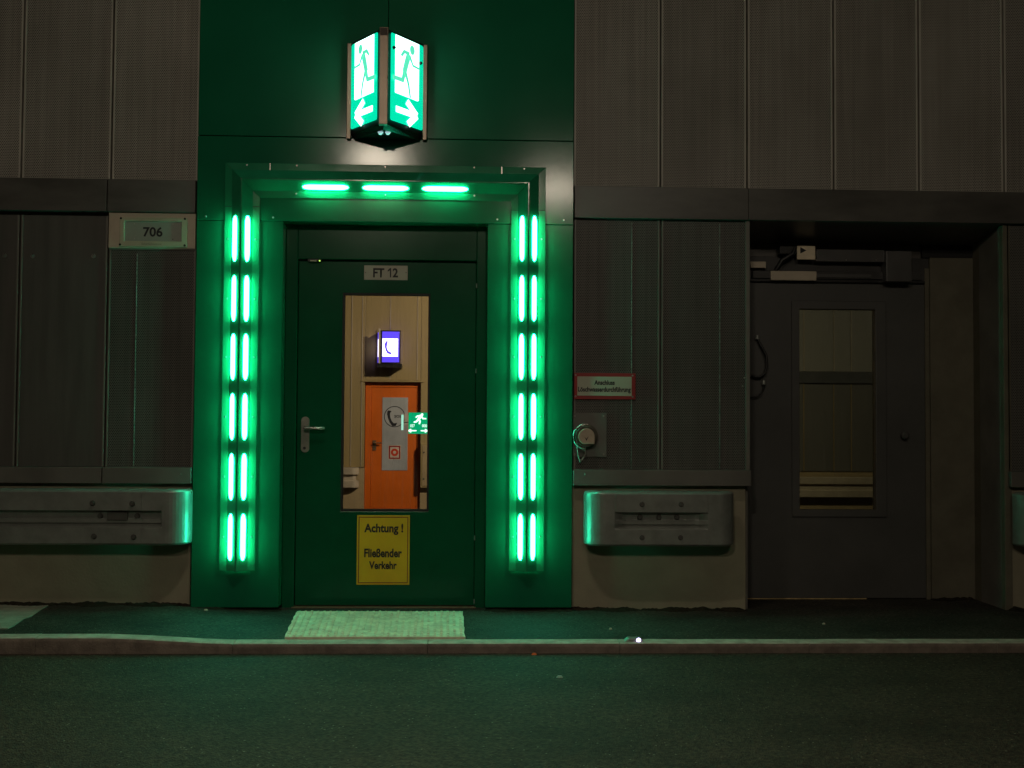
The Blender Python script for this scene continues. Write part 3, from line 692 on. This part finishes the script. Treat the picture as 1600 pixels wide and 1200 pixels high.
thick(part('beam', rail_mesh(left + run(x0_ + .125, s0, 3) + run(s0 + .004, s1 - .004, 24) + run(s1, x1_ - .10, 2) + bend(x1_, .095, 1), slot2), M['galv'], rr))
part('splice_plate', MB().box(s0 + .004, s1 - .004, RY - .0075, RY - .0015, rz1 - .375 * RH, rz1 - .035 * RH).box(s0 + .004, s1 - .004, RY - .0075, RY - .0015, rz0 + .03 * RH, rz0 + .31 * RH), M['galv'], rr, .002)
bolts(rr, ((1003, 788), (1064, 788), (1003, 840), (1063, 840), (1001, 809), (1031, 809), (1059, 809)), .03)
brackets(rr, [(x0_ + x1_) / 2])
x2 = W(1589, 808, RY + .06)[0]
rf = thing('guard_rail', 'galvanised guard rail starting beyond the grey door recess', 'guard rail', (x2 + 1, RY, rz0), 'steel guard rails along the tunnel wall')
thick(part('beam', rail_mesh([(p, n_) for p, n_ in reversed(bend(x2, .12, -1))] + run(x2 + .125, x2 + .3, 3) + run(x2 + .31, x2 + 3, 14), lambda x: 1.0 if x > x2 + .3 else 0.0), M['galv'], rf))
brackets(rf, [x2 + .6, x2 + 2])

# ------------------------------------------------------------------ grey door in the recess
gd = thing('grey_door', 'dark grey service door with a tall framed window in the recess', 'door', (2.4, bk, 0))
dx0, dx1 = dr[0] - .05, jx0 - .004
gdz1 = W(1300, 441, bk)[1]; gy = bk + .01
wo = rect(1238, 470, 1386, 808, gy - .02); wi = rect(1249, 484, 1367, 796, gy)
lf = part('door_leaf', MB().ring((dx0, dx1 - .03, .010, gdz1), (wi[0] - .004, wi[1] + .004, wi[2] - .004, wi[3] + .004), gy, gy + .06), M['grey_door'], gd, .003)
part('window_frame', MB().ring(wo, (wi[0] - .002, wi[1] + .002, wi[2] - .002, wi[3] + .002), gy - .014, gy + .055), M['grey_door'], lf, .004)
part('window_pane', MB().box(wi[0] - .002, wi[1] + .002, gy + .028, gy + .034, wi[2] - .002, wi[3] + .002), M['glass2'], lf)
part('stop_strip', MB().box(dx1 - .029, dx1, gy - .006, gy + .05, -.0, gdz1 + .1), M['recess'], gd, .002)
part('door_frame', MB().box(dx0 - .06, dx0 - .001, gy, gy + .1, -.0, gdz1 + .1), M['grey_door'], gd)
part('threshold_or_light_line', MB().box(dx0, dx0 + .93, gy - .006, gy - .001, .004, .0105), surf('door_gap_light', (.62, .46, .22), .4, metal=.3, var=.5, scale=12), gd)  # warm light leaking under the door, drawn as a pale strip
X, Z = W(1411, 680, gy); part('knob', MB().cyl((X, gy, Z), (0, -1, 0), .016, .03, 14).cyl((X, gy - .03, Z), (0, -1, 0), .026, .012, 18).cyl((X, gy - .042, Z), (0, -1, 0), .026, .008, 18, .016), M['grey_door'], gd)
for (pts, a) in (((  (1184, 527), (1187, 536), (1192, 545), (1197, 556), (1198, 572), (1194, 584), (1187, 589), (1180, 589), (1174, 586)), 0), (((1194, 598), (1193, 606), (1188, 615), (1181, 620), (1173, 621)), 1)):
    p3 = [(W(x, y, gy - .04)[0], gy - .03 - .02 * math.sin(math.pi * k / (len(pts) - 1)), W(x, y, gy - .04)[1]) for k, (x, y) in enumerate(pts)]
    cb = thing('door_cable', ('thick black cable loop hanging by the hinge side of the grey door', 'thin dark cable loop under the thicker one on the grey door')[a], 'cable', (p3[0][0], gy - .03, p3[-1][2]))
    part('cable', MB().tube(p3, .0085 if a == 0 else .005, 8), M['black'], cb)
    part('gland', MB().cyl((p3[0][0], gy - .03, p3[0][2] - .012), (0, 0, 1), .016, .028, 12, .010).box(p3[0][0] - .008, p3[0][0] + .008, gy - .03, gy, p3[0][2], p3[0][2] + .01), M['galv'], cb)

# automatic operator above the grey door
op = thing('door_operator', 'dark motor rail and arm assembly mounted above the grey door', 'door operator', (2.4, bk, gdz1))
oy = bk - .03
def obox(name, x0, y0, x1, y1, Y, d, mat, bevel=.003): return box(name, rect(x0, y0, x1, y1, Y), Y, Y + d, mat, op, bevel)
opd = surf('operator_dark', (.045, .043, .042), .4, var=.1); opg = surf('operator_grey', (.085, .082, .08), .4, var=.1)
obox('back_board', 1160, 402, 1451, 441, bk + .012, .017, opd)
obox('motor_rail', 1276, 390, 1382, 409, oy - .03, .07, opg)
obox('slide_rail', 1176, 424, 1440, 436, oy, .035, opd)
obox('rail_lip', 1172, 437, 1445, 441, oy + .01, .03, M['black'], .001)
obox('cover_strip', 1276, 428, 1362, 434, oy - .008, .007, opg)
obox('motor_box', 1385, 392, 1425, 440, oy - .07, .09, opg, .005)
obox('pale_sleeve', 1204.5, 423.5, 1276, 438, oy - .02, .019, M['cream'])
obox('small_label', 1172.5, 408.5, 1197, 418.5, oy - .01, .01, M['cream'])
ar = obox('arrow_plate', 1245.5, 384, 1274, 405.5, oy - .045, .004, surf('bright_plate', (.75, .64, .46), .45))
mb = MB(); A3 = [W(x, y, oy - .0455) for x, y in ((1250.5, 386), (1250.5, 396), (1260, 391.5))]
part('arrow_mark', MB().prism(A3, oy - .0462, oy - .0452), M['ink'], ar)
part('arm', MB().tube([(W(1212, 422, oy)[0], oy - .01, W(1212, 422, oy)[1]), (W(1220, 408, oy)[0], oy - .03, W(1220, 408, oy)[1]), (W(1236, 398, oy)[0], oy - .04, W(1236, 398, oy)[1]), (W(1240, 388, oy)[0], oy - .03, W(1240, 388, oy)[1])], .016, 8).box(*(lambda q: (q[0], q[1], oy - .04, oy + .03, q[2], q[3]))(rect(1216, 386, 1244, 398, oy))), M['black'], op, .002)
for px in (1275.5, 1322, 1369): X, Z = W(px, 406.5, oy - .03); part('screw', small, None, op, loc=(X, oy - .03, Z))
for px, py in ((1238, 399.5),): X, Z = W(px, py, oy - .04); part('screw', small, None, op, loc=(X, oy - .041, Z))

# ------------------------------------------------------------------ kerb marker and scraps
X, Y, Z = .885, KF + .07, walk_z(.9) + .004
mk = thing('kerb_marker', 'small glowing white marker lamp set on the kerb', 'marker light', (X, Y, Z))
part('housing', MB().prism([(X - .055, Z - .004), (X + .05, Z - .004), (X + .035, Z + .014), (X - .035, Z + .014)], Y - .03, Y + .03), M['galv'], mk, .004)
part('lens', MB().cyl((X + .018, Y - .029, Z + .006), (0, -1, .25), .011, .006, 12), M['marker'], mk)
for (x, y, z, r_, m, lb) in ((.35, -1.09, -.05, .018, 'orange', 'tiny orange scrap lying on the road against the kerb'), (.80, -.66, .004, .014, 'cream', 'tiny pale scrap lying on the walkway near the marker lamp'),
        (.44, -1.62, -.05, .018, 'greyplate', 'small pale stone lying on the road'), (2.05, -.5, .004, .013, 'cream', 'tiny pale scrap on the walkway before the grey door'), (-1.55, -.12, .02, .014, 'cream', 'thin pale splinter on the walkway by the green pilaster')):
    mb = MB(); k = 7; pts = [(x + r_ * random.uniform(.6, 1.1) * math.cos(2 * math.pi * j / k), y + r_ * .6 * random.uniform(.6, 1.1) * math.sin(2 * math.pi * j / k)) for j in range(k)]
    mb.add([(a, b, z - .001) for a, b in pts] + [(x + (a - x) * .6, y + (b - y) * .6, z + r_ * .5) for a, b in pts], [tuple(range(k, 2 * k))] + [(j, (j + 1) % k, k + (j + 1) % k, k + j) for j in range(k)])
    tag(part('scrap', mb, M[m]), lb, 'scrap')

# ------------------------------------------------------------------ the second tube, seen through the door windows
FW = 13.4; FZ = -.40
structure(part('far_road', MB().add([(-9, .6, FZ), (11, .6, FZ), (11, FW + .3, FZ), (-9, FW + .3, FZ)], [(0, 1, 2, 3)]), M['road']))
structure(part('passage_floor', MB().add([(-9, .33, FZ), (9, .33, FZ), (9, .61, FZ + .004), (-9, .61, FZ + .004)], [(0, 1, 2, 3)]), M['walk']))
fwall = thing('far_tunnel_wall', 'beige panelled wall of the second tube seen through the door windows', 'wall', (0, FW, FZ))
sd = rect(574, 598, 655, 791, FW)
nx0, nx1, nzt = W(569, 700, FW)[0], W(656.5, 700, FW)[0], W(612, 596, FW)[1]
part('wall_core', MB().box(-9, 11, FW + .16, FW + .3, FZ - .2, TOPZ), M['core'], fwall)
js = [-6.5, -5, -3.5, nx0, W(610, 520, FW)[0], nx1, .6, 1.9, 3.4]
for a, b in zip(js, js[1:]):
    inn = a > nx0 - .2 and b < nx1 + .2
    part('wall_panel', MB().box(a + .0015, b - .0015, FW, FW + .06, nzt + .02 if inn else W(545, 730, FW)[1], TOPZ), M['beige'], fwall, .006)
for jx in (W(565.5, 600, FW)[0], W(610, 520, FW)[0], W(652.5, 520, FW)[0], W(549, 600, FW)[0]):
    part('joint_strip', MB().box(jx - .006, jx + .006, FW - .010, FW - .001, nzt + .03 if jx > nx0 and jx < nx1 else W(545, 728, FW)[1], TOPZ), M['far_rail'], fwall)
part('niche_trim', MB().box(nx0 - .06, nx1 + .06, FW - .02, FW + .1, nzt - .01, nzt + .018), M['beige'], fwall, .004)
for a, b in ((-8, nx0), (nx1, 3.4)): part('plinth', MB().box(a, b, FW + .02, FW + .15, FZ - .2, W(545, 730, FW)[1] - .01 if a < -5 else nzt), M['beige_plinth'], fwall, .005)
# banded stretch seen through the grey door
bz_a, bz_b = W(1300, 581, FW)[1], W(1300, 599, FW)[1]; pz_b = W(1300, 737, FW)[1]
xk = 3.41
for wdt in (.9, .9, .55, .32, .55, .32, .62, .9, .9, .9):
    part('wall_panel', MB().box(xk + .002, xk + wdt - .002, FW, FW + .06, bz_a, TOPZ), M['far_grey'], fwall, .01)
    part('wall_panel', MB().box(xk + .002, xk + wdt - .002, FW + .02, FW + .07, pz_b, bz_b), M['far_dark'], fwall, .01)
    part('joint_strip', MB().box(xk - .008, xk + .008, FW - .012, FW - .001, bz_a + .01, TOPZ), M['far_rail'], fwall)
    part('joint_strip', MB().box(xk - .007, xk + .007, FW + .006, FW + .019, pz_b + .01, bz_b - .01), M['beige'], fwall)
    xk += wdt
part('band_sheet', MB().box(3.4, 11, FW - .02, FW + .05, bz_b + .003, bz_a - .003), M['far_band'], fwall)
part('plinth', MB().box(3.4, 11, FW + .04, FW + .15, FZ - .2, pz_b - .003), M['beige_plinth'], fwall)
# far rails
def far_rail(x0, x1, zt, zb, label, endr):
    t = thing('far_guard_rail', label, 'guard rail', ((x0 + x1) / 2, FW - .12, zb), 'guard rails of the second tube')
    h = zt - zb; y = FW - .12
    prof2 = [(0, .12), (0, .01), (.03, 0), (.33, 0), (.38, .05), (.62, .05), (.67, 0), (.97, 0), (1, .01), (1, .12)]
    n = len(prof2); pathx = [(x0, 0, 0)] + ([(x1 - .12 + .12 * math.sin(a), .12 - .12 * math.cos(a), a) for a in [math.radians(15 * k) for k in range(7)]] if endr else [(x1, 0, 0)])
    v = []
    for x, dy, a in pathx:
        for t_, d in prof2: v.append((x - d * math.sin(a), y + dy + d * math.cos(a), zt - t_ * h))
    o = part('beam', MB().add(v, [(i * n + k, (i + 1) * n + k, (i + 1) * n + k + 1, i * n + k + 1) for i in range(len(pathx) - 1) for k in range(n - 1)]), M['far_rail'], t)
    part('bracket', MB().box(x0 + .3, x0 + .4, y + .06, FW + .05, zb + .05, zt - .05), M['galv'], t)
far_rail(-6, W(560, 748, FW - .1)[0], W(545, 731, FW - .2)[1], W(545, 763, FW - .2)[1], 'rail with rounded end beside the orange door, beyond the glass', True)
far_rail(4, 10, W(1300, 746, FW - .2)[1], W(1300, 778, FW - .2)[1], 'pale rail running below the dark band, beyond the grey door glass', False)
# orange emergency call door
sos = thing('emergency_call_door', 'orange emergency call door with a metal plate, beyond the glass', 'door', ((sd[0] + sd[1]) / 2, FW + .1, sd[2]))
dy = FW + .09
part('door_frame', MB().ring((nx0 + .004, nx1 - .004, FZ, nzt - .012), (sd[0] + .05, sd[1] - .05, FZ + .02, sd[3] - .08), dy, dy + .06), M['orange'], sos, .004)
lf = part('door_leaf', MB().box(sd[0] + .053, sd[1] - .053, dy + .012, dy + .055, FZ + .022, sd[3] - .083), M['orange'], sos, .004)
r = rect(597, 621, 637, 735, dy); plate('metal_plate', r, dy + .012, .008, M['alu'], sos, .002)
def farface(y): return y
py_ = dy + .003
cX, cZ = W(616.5, 651, py_); R_ = .19
mb = MB(); v = []; n = 40
for k in range(n):
    a = 2 * math.pi * k / n; v += [(cX + R_ * math.cos(a), py_, cZ + R_ * math.sin(a)), (cX + (R_ - .014) * math.cos(a), py_, cZ + (R_ - .014) * math.sin(a))]
part('ring_mark', mb.add(v, [(2 * k, 2 * k + 1, (2 * k + 3) % (2 * n), (2 * k + 2) % (2 * n)) for k in range(n)]), M['ink'], sos)
def handset(pts, widths, y, step=.0004):
    mb = MB()
    for k in range(len(pts) - 1):
        q = seg_poly(pts[k], pts[k + 1], widths[k], widths[k + 1]); mb.add([(a.x, y - step * (k % 2), a.y) for a in q], [(0, 1, 2, 3)])
    for k, p in enumerate(pts): mb.add([(p[0] + widths[k] * math.cos(2 * math.pi * j / 12), y - step * (2 + k % 2), p[1] + widths[k] * math.sin(2 * math.pi * j / 12)) for j in range(12)], [tuple(range(12))])
    return mb
hp = [W(a, b, py_) for a, b in ((610.5, 643), (607.5, 643.5), (607, 647), (608, 653), (610.5, 659), (614, 663.5), (617, 663.5), (619.5, 661.5))]
part('handset_mark', handset(hp, [.012, .026, .026, .022, .022, .026, .026, .010], py_), M['ink'], sos)
r = rect(616, 648.5, 627, 652.8, py_); part('lettering', text_mesh('SOS', r[0], r[1], r[2], r[3], py_, M['ink'], .02), None, sos)
r = rect(606.5, 695.5, 626.5, 718, py_); pz_ = plate('sticker', r, dy + .0038, .001, M['cream'], sos, 0)
part('sticker_border', MB().ring(inset(r, .012), inset(r, .035), dy + .0016, dy + .0026), M['red'], sos)
mb = MB(); v = []; cX2, cZ2 = (r[0] + r[1]) / 2, (r[2] + r[3]) / 2
for k in range(n):
    a = 2 * math.pi * k / n; v += [(cX2 + .068 * math.cos(a), dy + .002, cZ2 + .068 * math.sin(a)), (cX2 + .028 * math.cos(a), dy + .002, cZ2 + .028 * math.sin(a))]
part('ring_print', mb.add(v, [(2 * k, 2 * k + 1, (2 * k + 3) % (2 * n), (2 * k + 2) % (2 * n)) for k in range(n)]), surf('red_print', (.5, .04, .01), .5), sos)
X, Z = W(585, 695, dy); part('handle', MB().box(X - .03, X + .03, dy - .0, dy + .012, Z - .1, Z + .08).tube([(X, dy - .045, Z + .035), (X + .13, dy - .045, Z + .035)], .011, 8).cyl((X, dy, Z + .035), (0, -1, 0), .012, .05, 10), surf('worn_handle', (.22, .15, .08), .4, metal=.5), sos)
part('notice', MB().box(*(lambda q: (q[0], q[1], dy + .001, dy + .0035, q[2], q[3]))(rect(632, 646, 637.5, 664, dy))), M['white'], sos)
# violet phone lantern
py0 = FW - .30
q = rect(597, 518, 624, 566, py0)
ph = thing('phone_lantern', 'violet lit phone sign box above the orange door, beyond the glass', 'sign', ((q[0] + q[1]) / 2, FW, q[2] - .08))
bq = rect(588, 516, 630, 577, FW); plate('back_plate', (bq[0], bq[1], bq[2], bq[3]), FW, .02, M['beige'], ph, .003)
part('frame', MB().ring((q[0] - .03, q[1] + .02, q[2] - .02, q[3] + .02), q, py0, py0 + .02), M['black'], ph)
part('front_face', MB().box(q[0], q[1], py0 + .006, py0 + .016, q[2], q[3]), M['violet'], ph)
wq = (q[0] + .005, q[1] - .025, W(610, 557, py0)[1], W(610, 529, py0)[1])
part('white_field', MB().box(wq[0], wq[1], py0 + .002, py0 + .005, wq[2], wq[3]), M['violet_white'], ph)
sx = bq[0] + .02
sp = [(q[0] - .04, py0 + .02), (q[0] - .10, FW - .021)]
mb = MB().add([(sp[0][0], sp[0][1], q[2]), (sp[1][0], sp[1][1], q[2]), (sp[1][0], sp[1][1], q[3]), (sp[0][0], sp[0][1], q[3])], [(0, 1, 2, 3)])
part('side_face', mb, M['violet'], ph)
mb = MB(); k = .004; zz0, zz1 = wq[2], wq[3]
mb.add([(sp[0][0] + (sp[1][0] - sp[0][0]) * t - k, sp[0][1] + (sp[1][1] - sp[0][1]) * t - k, z) for t, z in ((.1, zz0), (.8, zz0), (.8, zz1), (.1, zz1))], [(0, 1, 2, 3)])
part('side_field', mb, M['violet_white'], ph)
part('corner_post', MB().box(q[0] - .062, q[0] - .031, py0 - .01, py0 + .02, q[2] - .02, q[3] + .05), M['cream'], ph)
part('bottom_tray', MB().box(q[0] - .08, q[1] + .04, py0 + .02, FW - .021, q[2] - .09, q[2] - .021), M['black'], ph)
hp = [W(a, b, py0) for a, b in ((604.5, 534), (603, 537.5), (602.7, 542), (604, 547), (606.5, 550.7), (610, 552))]
part('handset_mark', handset(hp, [.016, .024, .017, .017, .020, .020], py0 + .0015), M['violet'], ph)
# cabinet right of the orange door
r = rect(657, 693, 676, 762, FW - .06); cbn = thing('wall_cabinet', 'flat beige cabinet on the wall beside the orange door, beyond the glass', 'cabinet', (r[0], FW, r[2]))
plate('cabinet_body', r, FW + .02, .10, M['beige'], cbn, .006); plate('cabinet_door', inset(r, .03), FW - .0801, .01, M['beige_plinth'], cbn, .004)
for pz2 in (.2, .8): part('lock', MB().cyl((r[0] + .06, FW - .09, r[2] + (r[3] - r[2]) * pz2), (0, -1, 0), .014, .006, 10), M['dark'], cbn)

# passage side wall carrying a small lit exit sign
SY = 3.0
sr = rect(638, 644.5, 668.5, 678, SY)
side_x = sr[1] + .05
pwz = thing('passage_pier', 'narrow beige pier behind the green door that carries a small exit sign', 'wall', (side_x + .1, SY, FZ))
part('pier_core', MB().box(side_x, side_x + .22, SY - .1, SY + .35, FZ, TOPZ), M['beige_plinth'], pwz, .006)
es = thing('passage_exit_sign', 'small lit green exit sign projecting from the pier behind the door glass', 'exit sign', ((sr[0] + sr[1]) / 2, SY, sr[2]))
part('sign_box', MB().box(sr[0], side_x - .001, SY, SY + .03, sr[2], sr[3]), M['black'], es)
fc = Face((sr[0], SY), (sr[0] + .2, SY), sr[3], sr[2])
part('sign_face', MB().box(sr[0] + .001, sr[0] + .199 if sr[0] + .199 < side_x else side_x - .002, SY - .004, SY - .0005, sr[2] + .001, sr[3] - .001), emit('sign_green_lit', (.0, .50, .20), .8), es)
mb = MB()
wsc = (sr[1] - sr[0]) / .2
fc.disc(mb, (.70 * wsc, .10), .011, .005)
fc.strokes(mb, [(.66 * wsc, .14), (.52 * wsc, .32)], [.013, .011], .0055)
fc.strokes(mb, [(.52 * wsc, .30), (.42 * wsc, .42), (.28 * wsc, .46)], [.008, .007, .006], .006)
fc.strokes(mb, [(.54 * wsc, .32), (.60 * wsc, .42), (.56 * wsc, .54)], [.008, .007, .006], .0068)
fc.strokes(mb, [(.66 * wsc, .16), (.74 * wsc, .28), (.92 * wsc, .29)], [.007, .006, .005], .0076)
fc.strokes(mb, [(.64 * wsc, .15), (.46 * wsc, .17), (.38 * wsc, .24)], [.007, .006, .005], .0084)
ww = emit('sign_white_lit', (.85, 1, .95), 1.6)
part('running_figure', mb, ww, es)
mb = MB()
for (a, b) in ((.42, .02), (.64, .98)):
    fc.strokes(mb, [(a * wsc, .85), (b * wsc, .85)], [.005, .005], .005); s_ = 1 if b > a else -1
    fc.strokes(mb, [((b - s_ * .13) * wsc, .78), (b * wsc, .85)], [.005, .005], .0056); fc.strokes(mb, [(b * wsc, .85), ((b - s_ * .13) * wsc, .92)], [.005, .005], .0062)
part('arrow', mb, ww, es)
for st, a, b in (('057', 641, 648), ('000', 659.5, 667)):
    r = rect(a, 663, b, 667.5, SY); part('lettering', text_mesh(st, r[0], r[1], r[2], r[3], SY - .005, ww), None, es)
part('lamp_strip', MB().box(*(lambda q: (q[0], q[1], SY + .31, SY + .33, q[2], q[3]))(rect(627, 648, 630, 672, SY + .3))), emit('pale_green_strip', (.45, 1, .75), .9), es)
part('strip_arm', MB().tube([(W(628.5, 671, SY + .33)[0], SY + .335, W(628.5, 660, SY + .33)[1]), (side_x + .01, SY + .335, W(628.5, 660, SY + .33)[1])], .003, 6), M['steel'], es)

# ------------------------------------------------------------------ tunnel luminaires (the far-lane pair reflects in the green sheets)
def luminaire(loc, aim, power, label, spread, size=(.62, .2), group='warm tunnel luminaires under the ceiling'):
    t = thing('tunnel_luminaire', label, 'lamp', loc, group)
    x, y, z = loc
    part('housing', MB().box(x - size[0] / 2 - .04, x + size[0] / 2 + .04, y - .16, y + .16, z + .03, z + .16), M['galv'], t, .01)
    part('lens', MB().box(x - size[0] / 2, x + size[0] / 2, y - .12, y + .12, z + .012, z + .0295), M['lamp_lens'], t)
    part('hanger', MB().box(x - .4, x - .36, y - .02, y + .02, z + .16, TOPZ).box(x + .36, x + .4, y - .02, y + .02, z + .16, TOPZ), M['galv'], t)
    la = bpy.data.lights.new('luminaire_light', 'AREA'); la.shape = 'RECTANGLE'; la.size, la.size_y = size; la.energy = power; la.color = (1.0, .865, .68); la.spread = math.radians(spread)
    lo = bpy.data.objects.new('luminaire_light', la); put(lo, t, (x, y, z)); d = Vector(aim) - Vector(loc)
    lo.rotation_euler = d.to_track_quat('-Z', 'Y').to_euler()
luminaire((-1.35, -9.6, 5.02), (-1.0, 0, 2.4), 85, 'warm luminaire under the ceiling over the far lane, handle side of the green door', 165)
luminaire((1.25, -9.6, 4.62), (.7, 0, 2.2), 55, 'warm luminaire hung lower over the far lane, hinge side of the green door', 165)
luminaire((-.4, -2.6, 5.15), (-.4, -3.6, 0), 36, 'added warm luminaire above the near lane, put in to light the road', 105)  # added unseen overhead lamp that brings warm light onto the road
luminaire((2.6, 8.6, 4.7), (-1.0, FW, 1.2), 275, 'warm luminaire of the second tube near the orange door', 150, group='luminaires of the second tube')
luminaire((9.0, 8.6, 4.7), (7.0, FW, 1.2), 36, 'warm luminaire of the second tube beyond the grey door', 150, group='luminaires of the second tube')
